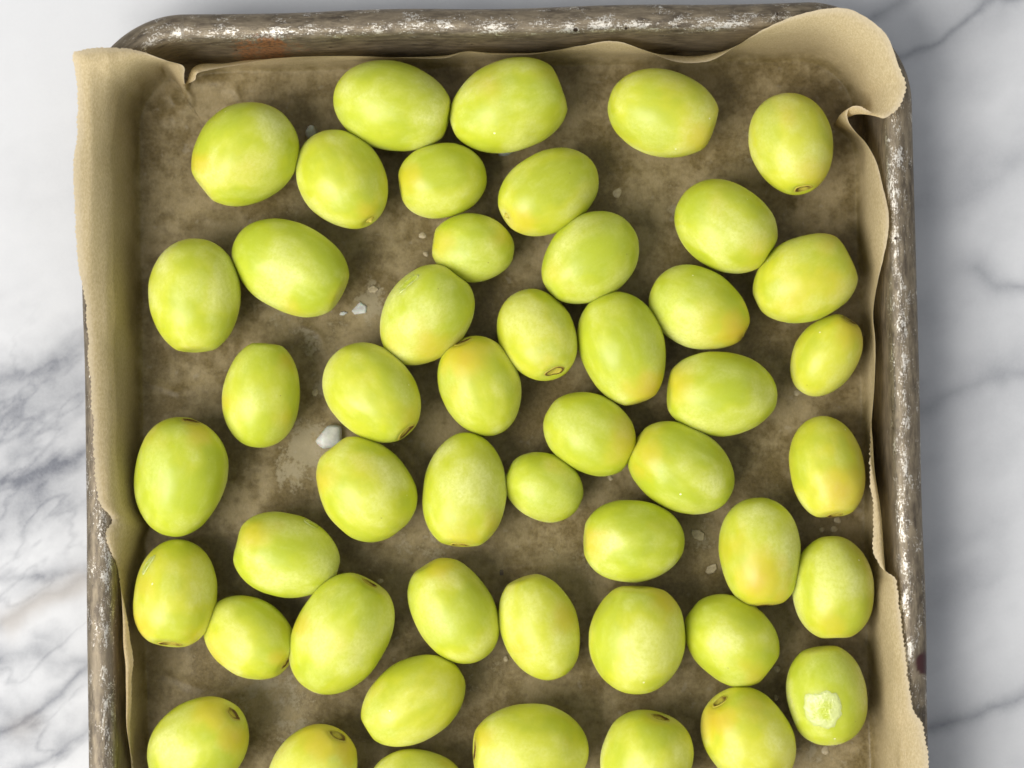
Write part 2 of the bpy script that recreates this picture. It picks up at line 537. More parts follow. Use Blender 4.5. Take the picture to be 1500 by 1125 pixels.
def sweep(name, prof, mat, parent, worn_f, fill=False):
    prof = np.array(prof, float)          # (d inward from rim edge, z)
    nu, nv = len(CORE), len(prof)
    xy = CORE[:, None, :] + NOR[:, None, :] * (RAD - prof[None, :, 0:1])
    wob = 0.00035 * vnoise(CORE[:, 0] * 30 + NOR[:, 0] * 2, CORE[:, 1] * 30 + NOR[:, 1] * 2, seed=31)
    w = to_world(xy)
    z = np.broadcast_to(prof[None, :, 1], (nu, nv)).copy()
    w = w + (to_world(NOR) * wob[:, None])[:, None, :] * smooth01(0.0, 0.02, z)[..., None]
    V = np.concatenate([w, z[..., None]], -1).reshape(-1, 3)
    faces = grid_faces(nu, nv, True)
    o = mesh_obj(name, V, faces, mat, parent)
    vlen = np.r_[0, np.cumsum(np.linalg.norm(np.diff(prof, axis=0), axis=1))]
    sw = np.zeros((nu, nv, 3))
    sw[..., 0] = mid_len[:, None]; sw[..., 1] = vlen[None, :]
    attr3(o, 'sweep', sw.reshape(-1, 3))
    attr(o, 'worn', np.broadcast_to(np.array([worn_f(d, zz) for d, zz in prof])[None], (nu, nv)).ravel())
    def blobs(lst):
        r = np.zeros(len(V))
        for x, y, zz, rad, s in lst:
            c = P(x, y, zz)
            r = np.maximum(r, s * np.exp(-(((V[:, 0] - c[0]) / rad[0]) ** 2 + ((V[:, 1] - c[1]) / rad[1]) ** 2)))
        return r
    attr(o, 'rust', blobs(RUST))
    st = blobs(STAIN)
    attr(o, 'stain', smooth01(0.30, 0.42, st))
    return o


RUST = [(362, 75, .017, (.007, .004), .8), (395, 70, .019, (.008, .004), .9), (430, 62, .021, (.012, .003), .55), (820, 48, .021, (.02, .003), .35),
        (1190, 20, .024, (.012, .004), .35), (1310, 195, .02, (.003, .01), .35), (1270, 200, .012, (.004, .005), .3), (960, 50, .022, (.008, .003), .4),
        (590, 95, .012, (.02, .003), .25), (1330, 560, .023, (.004, .02), .25), (140, 1050, .022, (.003, .02), .2)]
STAIN = [(1353, 971, .0215, (.0030, .0034), 0.9)]

pan = bpy.data.objects.new('sheet_pan', None)
col.objects.link(pan)
tag(pan, 'worn dark metal sheet pan with scratched rolled rim on marble', 'sheet pan')
BC, BA, BB, BZ = 0.0040, 0.0040, 0.0028, 0.0218
prof = []
for k in range(31):                                   # rolled bead, from under the outside over the top to the inside
    a = math.radians(-130 + k * (310 - 90) / 30 * 1.0)
    prof.append((BC - BA * math.cos(a) * 1.0, BZ + BB * math.sin(a)))
prof_in = [(BC - BA * math.cos(math.radians(a)), BZ + BB * math.sin(math.radians(a))) for a in np.linspace(-140, 168, 34)]


def worn_rim(d, z):
    # the crown and the inner shoulder are rubbed bare most
    return float(np.clip(0.58 + 0.45 * math.exp(-((d - 0.0056) / 0.0014) ** 2) - 0.25 * math.exp(-((d - 0.0022) / 0.0012) ** 2), 0, 1))


rim = sweep('rolled_rim', prof_in, M_RIM, pan, worn_rim)
d0, z0 = prof_in[-1]
wall_prof = [(d0 - 0.0004, z0 - 0.0002)]
for t in np.linspace(0.08, 1, 12):
    wall_prof.append((d0 + (0.0105 - d0) * t, z0 + (0.0050 - z0) * t))
for a in np.linspace(10, 90, 8):
    a = math.radians(a)
    wall_prof.append((0.0105 + 0.0035 * (1 - math.cos(a)), 0.0050 - 0.0036 * math.sin(a)))
body = sweep('pan_wall', wall_prof, M_PAN, pan, lambda d, z: 0.10 + 0.25 * float(smooth01(0.016, 0.021, z)))
dN, zN = wall_prof[-1]
fl = to_world(CORE + NOR * (RAD - dN))
keep = [i for i in range(len(fl)) if i == 0 or np.linalg.norm(fl[i] - fl[i - 1]) > 1e-6]
pf = mesh_obj('pan_floor', np.concatenate([fl[keep], np.full((len(keep), 1), zN)], 1), [list(range(len(keep)))[::-1]], M_PAN, pan)
for nm in ('rust', 'stain', 'worn'):
    attr(pf, nm, np.zeros(len(keep)))
attr3(pf, 'sweep', np.c_[fl[keep], np.zeros(len(keep))])
for poly in pf.data.polygons:
    poly.use_smooth = False

# ------------------------------------------------------------------ parchment paper
PF = 0.0140                                           # the paper leaves the floor this far in from the rim edge
ZF = 0.0020
# (edge x, y in the photo, edge height mm, floor point x, y, middle control outward mm, its height mm, inset of the floor point mm)
ROWS = [
    (186, 1700, 16, 215, 1590, 4, 14, 0), (190, 1450, 14, 205, 1450, 4, 14, 0), (196, 1250, 14, 205, 1250, 4, 14, 0),
    (197, 1160, 14, 205, 1160, 4.5, 14, 0), (194, 1110, 14, 205, 1110, 5, 15, 0), (190, 1065, 19, 205, 1065, 5.4, 25, 0),
    (192, 1030, 21, 205, 1030, 6, 28, 0), (193, 1000, 22, 205, 1000, 6.2, 30, 0), (195, 968, 22, 205, 968, 6.2, 30, 0),
    (191, 940, 22, 205, 940, 6, 30, 0), (188, 912, 21.5, 205, 912, 5.6, 28, 0), (183, 888, 20.5, 205, 888, 5, 25, 0),
    (177, 862, 19.5, 205, 862, 4.2, 21, 0), (172, 837, 19.5, 205, 838, 3.6, 18, 0), (164, 815, 23.5, 205, 815, 2.8, 22, 0),
    (157, 797, 25.3, 205, 798, 2.4, 25, 0), (155, 785, 25.8, 205, 787, 2.3, 25, 0.2), (159, 773, 25, 206, 778, 2.3, 24, 1.0),
    (165, 763, 23.8, 207, 768, 2.4, 21, 1.9), (159, 752, 25, 206, 755, 2.3, 24, 1.0), (147, 737, 26.8, 205, 738, 2.1, 26, 0.2),
    (142, 705, 27.6, 205, 700, 2, 27, 0), (138, 650, 28, 205, 650, 2, 27, 0), (134, 590, 28.5, 205, 590, 2, 27.5, 0),
    (129, 510, 29, 205, 510, 2, 28, 0), (126, 455, 29.5, 205, 455, 2, 28.5, 0), (121, 425, 30, 205, 425, 2, 29, 0),
    (117, 402, 30, 205, 402, 2, 29, 0), (113, 360, 30.5, 205, 360, 2, 30, 0), (110, 290, 31, 205, 290, 2, 30, 0),
    (109, 228, 31, 205, 232, 2, 30, 0), (114, 205, 31, 205, 210, 2, 30, 0), (112, 140, 31.5, 206, 185, 1.2, 33, 0),
    (109, 100, 32, 209, 168, 0.6, 36, 0), (106, 77, 32, 213, 155, 0, 39, 0), (120, 73, 32, 215, 150, 0, 39, 0),
    (165, 70, 31, 221, 136, 0.6, 36, 0), (205, 75, 29, 230, 123, 1.6, 31, 0), (245, 89, 25, 241, 113, 3, 23, 0),
    (266, 95, 22, 248, 109, 3.2, 19, 0), (270, 99, 21, 251, 107, 3.2, 18, 1), (270, 110, 16, 256, 106, 3, 13, 4),
    (271, 123, 10, 262, 104, 2.5, 8, 7), (276, 122, 10, 266, 103, 2.5, 8, 7), (286, 117, 12, 274, 101, 2.5, 9, 5),
    (289, 108, 15, 280, 100, 2.5, 12, 2), (300, 104, 15.5, 296, 99, 2.5, 13, .6), (345, 96, 15, 340, 99, 2.5, 13, 0), (400, 86, 15, 396, 98, 2.5, 13, 0), (500, 82, 15.5, 500, 98, 2.4, 13, 0),
    (600, 85, 15, 600, 97, 2.3, 13, 0), (652, 85, 15, 652, 97, 2.3, 13, 0), (684, 76, 17, 682, 97, 2.4, 15, 0),
    (720, 80, 16, 720, 96, 2.4, 14, 0), (785, 79, 16, 785, 96, 2.4, 14, 0), (850, 67, 18.5, 850, 96, 2.5, 17, 0),
    (898, 60, 20, 896, 95, 2.6, 19, 0), (940, 72, 17.5, 940, 95, 2.4, 15, 0), (985, 89, 14.5, 985, 94, 2.0, 13, .6),
    (1018, 92, 14.5, 1016, 94, 1.8, 13, .8), (1045, 87, 16.5, 1042, 94, 2, 15, .4), (1075, 70, 21.5, 1070, 94, 2.2, 19, 0),
    (1095, 57, 25.5, 1090, 94, 2.2, 24, 0), (1120, 42, 28, 1112, 94, 2.2, 27, 0), (1160, 25, 30, 1150, 94, 2.4, 29, 0), (1205, 14, 32, 1190, 97, 2.6, 30, 0),
    (1240, 13, 33, 1212, 104, 2.8, 31, 0), (1266, 24, 33, 1222, 112, 2.8, 31, 0), (1298, 50, 33, 1232, 122, 2.8, 31, 0),
    (1309, 75, 32.5, 1239, 132, 2.6, 30, 0), (1316, 96, 32, 1244, 140, 2.6, 30, 0), (1327, 118, 31, 1248, 148, 2.5, 29, 0),
    (1327, 132, 31, 1251, 155, 2.4, 29, 0), (1320, 150, 30, 1254, 162, 2.2, 28, 0.5), (1309, 164, 29, 1256, 168, 2.0, 27, 1.2),
    (1296, 173, 28, 1257, 172, 1.2, 26, 2.4), (1288, 172, 26.5, 1257, 174, 0.5, 22, 3.6), (1275, 163, 24, 1257, 176, -0.5, 18, 5), (1258, 155, 21.5, 1258, 178, -1.5, 15, 6.2),
    (1246, 157, 19.5, 1258, 181, -2, 14, 6.4), (1241, 167, 18.5, 1258, 185, -1.8, 14, 6.0), (1244, 180, 18, 1258, 191, -0.6, 14, 4.6), (1254, 194, 18, 1258, 200, 0.5, 14, 2.6),
    (1268, 209, 18.5, 1258, 212, 1.4, 15, .8), (1283, 236, 20, 1259, 238, 2, 17, 0), (1292, 268, 22.5, 1260, 268, 2.2, 20, 0),
    (1302, 318, 25.4, 1261, 318, 2, 24, 0), (1296, 370, 24, 1262, 370, 2, 22, 0), (1286, 412, 20, 1262, 412, 2, 17, 0),
    (1279, 458, 18, 1263, 458, 1.7, 15, 0), (1282, 500, 18, 1264, 500, 1.8, 15, 0), (1281, 560, 18, 1264, 560, 1.8, 15, 0),
    (1277, 612, 18.5, 1265, 612, 1.5, 16, 0), (1274, 640, 19, 1265, 640, 1.6, 18, 0), (1273, 668, 19.5, 1266, 668, 2.2, 20, 0),
    (1275, 700, 21, 1266, 700, 3.2, 25, 0), (1278, 735, 21.5, 1267, 735, 4.6, 27, 0), (1280, 775, 22, 1267, 775, 6.2, 28, 0),
    (1279, 802, 22.5, 1268, 802, 7.0, 29, 0), (1283, 820, 22.5, 1268, 820, 6.6, 28, 0), (1291, 832, 22.5, 1268, 832, 5.4, 26, 0),
    (1302, 840, 23, 1268, 842, 4.0, 21, 0), (1312, 850, 24.5, 1268, 854, 2.4, 22, 0), (1316, 872, 25, 1268, 874, 1.6, 22.5, 0), (1318, 905, 25.2, 1269, 905, 1.6, 23, 0),
    (1324, 950, 25.8, 1270, 950, 1.8, 24, 0), (1333, 1010, 26.6, 1271, 1010, 2, 25, 0), (1338, 1042, 27, 1271, 1042, 2, 26, 0), (1350, 1060, 27.6, 1271, 1060, 2, 26, 0),
    (1357, 1085, 28, 1272, 1085, 2, 26.5, 0), (1363, 1130, 28.5, 1273, 1130, 2, 27, 0), (1368, 1220, 29, 1275, 1220, 2, 27, 0), (1372, 1450, 28, 1278, 1450, 2, 27, 0),
    (1360, 1680, 30, 1262, 1600, 3, 28, 0), (1290, 1720, 28, 1215, 1622, 3, 26, 0), (1000, 1690, 26, 1000, 1630, 2.5, 24, 0), (650, 1680, 22, 650, 1632, 2.5, 20, 0), (330, 1690, 22, 310, 1636, 2.5, 20, 0),
    (225, 1715, 22, 232, 1620, 3, 20, 0),
]
R = np.array(ROWS, float)
E3 = np.array([P(r[0], r[1], r[2] / 1000) for r in ROWS])
# floor points, snapped to the foot of the pan wall
foot = to_world(CORE + NOR * (RAD - PF))
footn = to_world(NOR)
fpt = np.array([P(r[3], r[4], ZF)[:2] for r in ROWS])
# walk clockwise along the foot curve so that the order never turns back
idx = np.array([int(np.argmin(np.linalg.norm(foot - q, axis=1))) for q in fpt])
ang = []
nf = len(foot)
base = idx[0]
un = [(i - base) % nf for i in idx]
un = np.array(un, float)
un[0] = 0
for i in range(1, len(un)):
    if un[i] < un[i - 1]: un[i] = un[i - 1] + 0.5
ctrl = np.c_[E3, un, R[:, 5] / 1000, R[:, 6] / 1000, R[:, 7] / 1000]
closing = ctrl[0].copy(); closing[3] = nf
ctrl = np.vstack([ctrl, closing])
pxy = np.vstack([R[:, :2], R[:1, :2]])
seg = np.sqrt(np.linalg.norm(np.diff(pxy, axis=0), axis=1)) + 1.0
# sample every ~2.2 photo pixels in view
samples = []
for i in range(len(ctrl) - 1):
    p0 = ctrl[max(i - 1, 0)]; p1 = ctrl[i]; p2 = ctrl[i + 1]; p3 = ctrl[min(i + 2, len(ctrl) - 1)]
    L = np.linalg.norm(pxy[i + 1] - pxy[i])
    k = int(max(4, min(L / (1.6 if max(pxy[i][1], pxy[i + 1][1]) < 1170 else 6), 70)))
    d01 = seg[max(i - 1, 0)]; d12 = seg[i]; d23 = seg[min(i + 1, len(seg) - 1)]
    m1 = ((p2 - p1) / d12 - (p2 - p0) / (d01 + d12) + (p1 - p0) / d01) * d12 if i > 0 else (p2 - p1)
    m2 = ((p3 - p2) / d23 - (p3 - p1) / (d12 + d23) + (p2 - p1) / d12) * d12 if i + 2 < len(ctrl) else (p2 - p1)
    for j in range(k):
        t = j / k
        h00 = 2 * t ** 3 - 3 * t ** 2 + 1; h10 = t ** 3 - 2 * t ** 2 + t; h01 = -2 * t ** 3 + 3 * t ** 2; h11 = t ** 3 - t ** 2
        s = h00 * p1 + h10 * m1 + h01 * p2 + h11 * m2
        s[3] = p1[3] + (p2[3] - p1[3]) * t
        samples.append(s)
S = np.array(samples)
ns = len(S)
fi = (S[:, 3] + base) % nf
i0 = np.floor(fi).astype(int) % nf; i1 = (i0 + 1) % nf; ft = (fi - np.floor(fi))[:, None]
Fp = foot[i0] * (1 - ft) + foot[i1] * ft
Fn = footn[i0] * (1 - ft) + footn[i1] * ft
Fn /= np.linalg.norm(Fn, axis=1)[:, None]
# light smoothing of the foot so the bunched samples spread
def circ_smooth(a, r):
    k = np.hanning(2 * r + 3)[1:-1]; k /= k.sum()
    out = np.zeros_like(a)
    for j in range(-r, r + 1):
        out += k[j + r] * np.roll(a, -j, axis=0)
    return out
Fp = Fp - Fn * S[:, 6:7]
Fp = circ_smooth(Fp, 9); Fn = circ_smooth(Fn, 9); Fn /= np.linalg.norm(Fn, axis=1)[:, None]
E = S[:, :3].copy()
arc_s = np.r_[0, np.cumsum(np.linalg.norm(np.diff(E, axis=0), axis=1))]
# cut edge: fine saw teeth along the two torn sides, slight wander elsewhere
epx = np.array([[750 + FPX * (q - CAM)[0] / ((q - CAM) @ VIEW), 562.5 - FPX * ((q - CAM) @ UP) / ((q - CAM) @ VIEW)] for q in E])
saw = (np.abs(((arc_s / 0.00135) % 1.0) - 0.5) * 2 - 0.5) * 0.00042
sawmask = ((epx[:, 0] > 1265) & (epx[:, 1] > 100) & ~((epx[:, 1] > 170) & (epx[:, 1] < 640) & (epx[:, 0] < 1310))).astype(float)
sawmask = np.maximum(sawmask, 0.8 * ((epx[:, 0] < 200) & (epx[:, 1] > 70)))
rag = 0.00030 * fbm(arc_s * 700, arc_s * 0, seed=51, octs=3) + 0.00030 * vnoise(arc_s * 180, arc_s * 0, seed=52)
tear = saw * sawmask + rag * (0.35 + 0.9 * sawmask)
NT = 34
tt = np.linspace(0, 1, NT)[None, :, None]
P0 = np.c_[Fp, np.full(ns, ZF)][:, None, :]
P1 = (np.c_[Fp + Fn * 0.0032, np.full(ns, ZF + 0.0002)])[:, None, :]
P2 = (np.c_[Fp + Fn * S[:, 4:5], S[:, 5]])[:, None, :]
P3 = E[:, None, :]
tdir = P3 - P2; tdir = tdir / (np.linalg.norm(tdir, axis=2, keepdims=True) + 1e-9)
W = (1 - tt) ** 3 * P0 + 3 * (1 - tt) ** 2 * tt * P1 + 3 * (1 - tt) * tt ** 2 * P2 + tt ** 3 * P3
# crumple of the standing sides: shallow waves running up the wall
wav = 0.00075 * vnoise(arc_s * 38, arc_s * 0, seed=61)[:, None] + 0.00035 * vnoise(arc_s[:, None] * 110, tt[..., 0] * 3 + 0 * arc_s[:, None], seed=62)
wav = wav * np.sin(np.clip(tt[..., 0], 0, 1) * math.pi) ** 1.2
W[..., :2] -= Fn[:, None, :] * np.maximum(wav, -0.0004)[..., None] * 1.2
strip = W + tdir * tear[:, None, None] * tt ** 16
NR = 110
cen = np.array([-0.003, -0.055])
rr = 1 - (np.arange(1, NR + 1) / (NR + 0.6)) ** 1.0
ring_xy = cen + (Fp[:, None, :] - cen) * rr[None, :, None]
def floor_z(x, y):
    w = 0.00035 * fbm(x * 55, y * 55, seed=71, octs=4) + 0.00016 * np.abs(fbm(x * 130, y * 130, seed=72, octs=3))
    return ZF + w
rz = floor_z(ring_xy[..., 0], ring_xy[..., 1])
fade = smooth01(1.0, 0.90, rr)[None, :]
rz = ZF + (rz - ZF) * fade
# the pinched pleat in the corner by the notch
ring = np.concatenate([ring_xy, rz[..., None]], -1)
# raised creases near the notch: thin ridges standing up from the sheet
allv = np.concatenate([strip[:, ::-1, :], ring], axis=1)       # per sample: edge -> foot -> centre
CREASES = [([(160, 85), (166, 250), (158, 420), (166, 600), (160, 720)], 8, 1.0), ([(187, 110), (191, 330), (184, 540)], 5, 0.9), ([(130, 90), (136, 240), (131, 400)], 6, 0.6),
           ([(1262, 230), (1280, 330), (1268, 450), (1272, 600)], 5, 0.7), ([(1290, 930), (1305, 1010), (1320, 1110)], 7, 0.8), ([(1130, 70), (1190, 62), (1262, 90), (1285, 150)], 8, 0.9),
           ([(420, 100), (520, 92), (640, 96)], 4, 0.6), ([(750, 92), (860, 84), (930, 92)], 4, 0.6),
           ([(273, 128), (279, 142), (277, 155), (262, 170), (240, 178)], 4.0, 1.3), ([(256, 128), (248, 140), (252, 148)], 4.0, 0.9),
           ([(286, 121), (310, 119), (345, 112)], 3.5, 1.0), ([(318, 125), (345, 130), (350, 145), (332, 165)], 6, 0.6), ([(1150, 300), (1210, 320), (1262, 345)], 7, 0.35),
           ([(230, 330), (300, 318), (345, 330)], 6, 0.35), ([(880, 245), (930, 262), (985, 255)], 6, 0.3), ([(430, 470), (470, 490), (478, 520)], 5, 0.35),
           ([(215, 560), (260, 575), (318, 560)], 6, 0.35), ([(590, 660), (612, 690), (606, 640)], 5, 0.3), ([(690, 860), (740, 830), (850, 822)], 6, 0.35), ([(230, 985), (300, 1012), (420, 1020)], 6, 0.35),
           ([(205, 766), (190, 768), (170, 766)], 5, 0.9)]
apx = np.stack([750 + FPX * (allv - CAM)[..., 0] / ((allv - CAM) @ VIEW), 562.5 - FPX * ((allv - CAM) @ UP) / ((allv - CAM) @ VIEW)], -1)
for pts, w, h in CREASES:
    d, t, L = seg_dist(apx[..., 0], apx[..., 1], pts)
    allv[..., 2] += h * 0.001 * np.exp(-(d / w) ** 2) * (0.4 + 0.6 * np.sin(np.clip(t / L, 0, 1) * math.pi))
nv = allv.shape[1]
Vp = allv.reshape(-1, 3)
# keep the sheet clear of the metal: slide anything inside the wall or the bead back out
for _ in range(6):
    q = to_pan(Vp[:, :2])
    cc = np.clip(q, [RX0 + RAD, RY0 + RAD], [RX1 - RAD, RY1 - RAD])
    dv = q - cc; dl_ = np.linalg.norm(dv, axis=1)
    inn = dl_ < 1e-7
    nrm = np.where(inn[:, None], 0, dv / np.maximum(dl_, 1e-9)[:, None])
    d = RAD - dl_
    z = Vp[:, 2]
    ex, ez = (BC - d) / (BA + 0.0004), (z - BZ) / (BB + 0.0004)
    er = np.hypot(ex, ez)
    hit = (er < 1) & ~inn & (z > BZ - 0.002)
    k = 1 / np.maximum(er, 0.15)
    d = np.where(hit, BC - (BC - d) * k, d); z = np.where(hit, BZ + (z - BZ) * k, z)
    wp = np.array(wall_prof)
    dw = np.interp(z, wp[::-1, 1], wp[::-1, 0]) + 0.0003
    hit2 = (z < BZ) & (d < dw) & ~inn & (d > -0.002)
    d = np.where(hit2, dw, d)
    qq = cc + nrm * (RAD - d)[:, None]
    Vp = np.c_[np.where(inn[:, None], Vp[:, :2], to_world(qq)), z]
faces = grid_faces(ns, nv, True)
Vp = np.vstack([Vp, [cen[0], cen[1], ZF]])
paper = mesh_obj('parchment_paper', Vp, faces, M_PAPER)
tag(paper, 'brown parchment paper lining the pan, torn edges curling over the rim', 'parchment paper')
tornv = np.zeros((ns, nv)); tornv[:, 0] = 1; tornv[:, 1] = 0.6; tornv[:, 2] = 0.15
attr(paper, 'torn', np.r_[tornv.ravel(), 0])
wallv = np.zeros((ns, nv)); wallv[:, :NT] = smooth01(0.0, 0.6, tt[0, ::-1, 0])[None]
attr(paper, 'wall', np.r_[wallv.ravel(), 0])
MINERAL = [(455, 655, 40, 1.0), (470, 560, 26, .6), (430, 690, 30, .8), (540, 445, 34, .7), (470, 500, 40, .5), (640, 800, 60, .5), (590, 800, 30, .6), (700, 300, 40, .3),
           (415, 460, 40, .55), (830, 820, 50, .4), (1035, 790, 36, .55), (1110, 200, 50, .4), (1000, 300, 40, .35), (390, 1000, 60, .6), (430, 1050, 50, .6), (330, 905, 30, .4),
           (870, 830, 40, .4), (700, 985, 40, .5), (470, 270, 30, .6), (440, 300, 30, .5), (1180, 560, 50, .35), (900, 760, 30, .4), (580, 640, 26, .5), (480, 730, 20, .5), (1200, 1105, 50, .5)]
SOAK = [(290, 995, 22, 1), (300, 460, 40, .5), (430, 720, 40, .5), (1120, 480, 50, .8), (720, 450, 30, .8), (1000, 380, 40, .7), (800, 600, 50, .6), (330, 800, 40, .7), (250, 590, 40, .6), (690, 240, 40, .6), (880, 260, 40, .3), (1130, 700, 40, .5), (1000, 850, 40, .6)]
def blobfield(lst):
    f = np.zeros(apx.shape[:2])
    for x, y, r, s in lst:
        f = np.maximum(f, s * np.exp(-(((apx[..., 0] - x) ** 2 + (apx[..., 1] - y) ** 2) / r ** 2)))
    f[:, :NT - 6] = 0
    return f
attr(paper, 'mineral', np.r_[blobfield(MINERAL).ravel(), 0])
attr(paper, 'soak', np.r_[blobfield(SOAK).ravel(), 0])

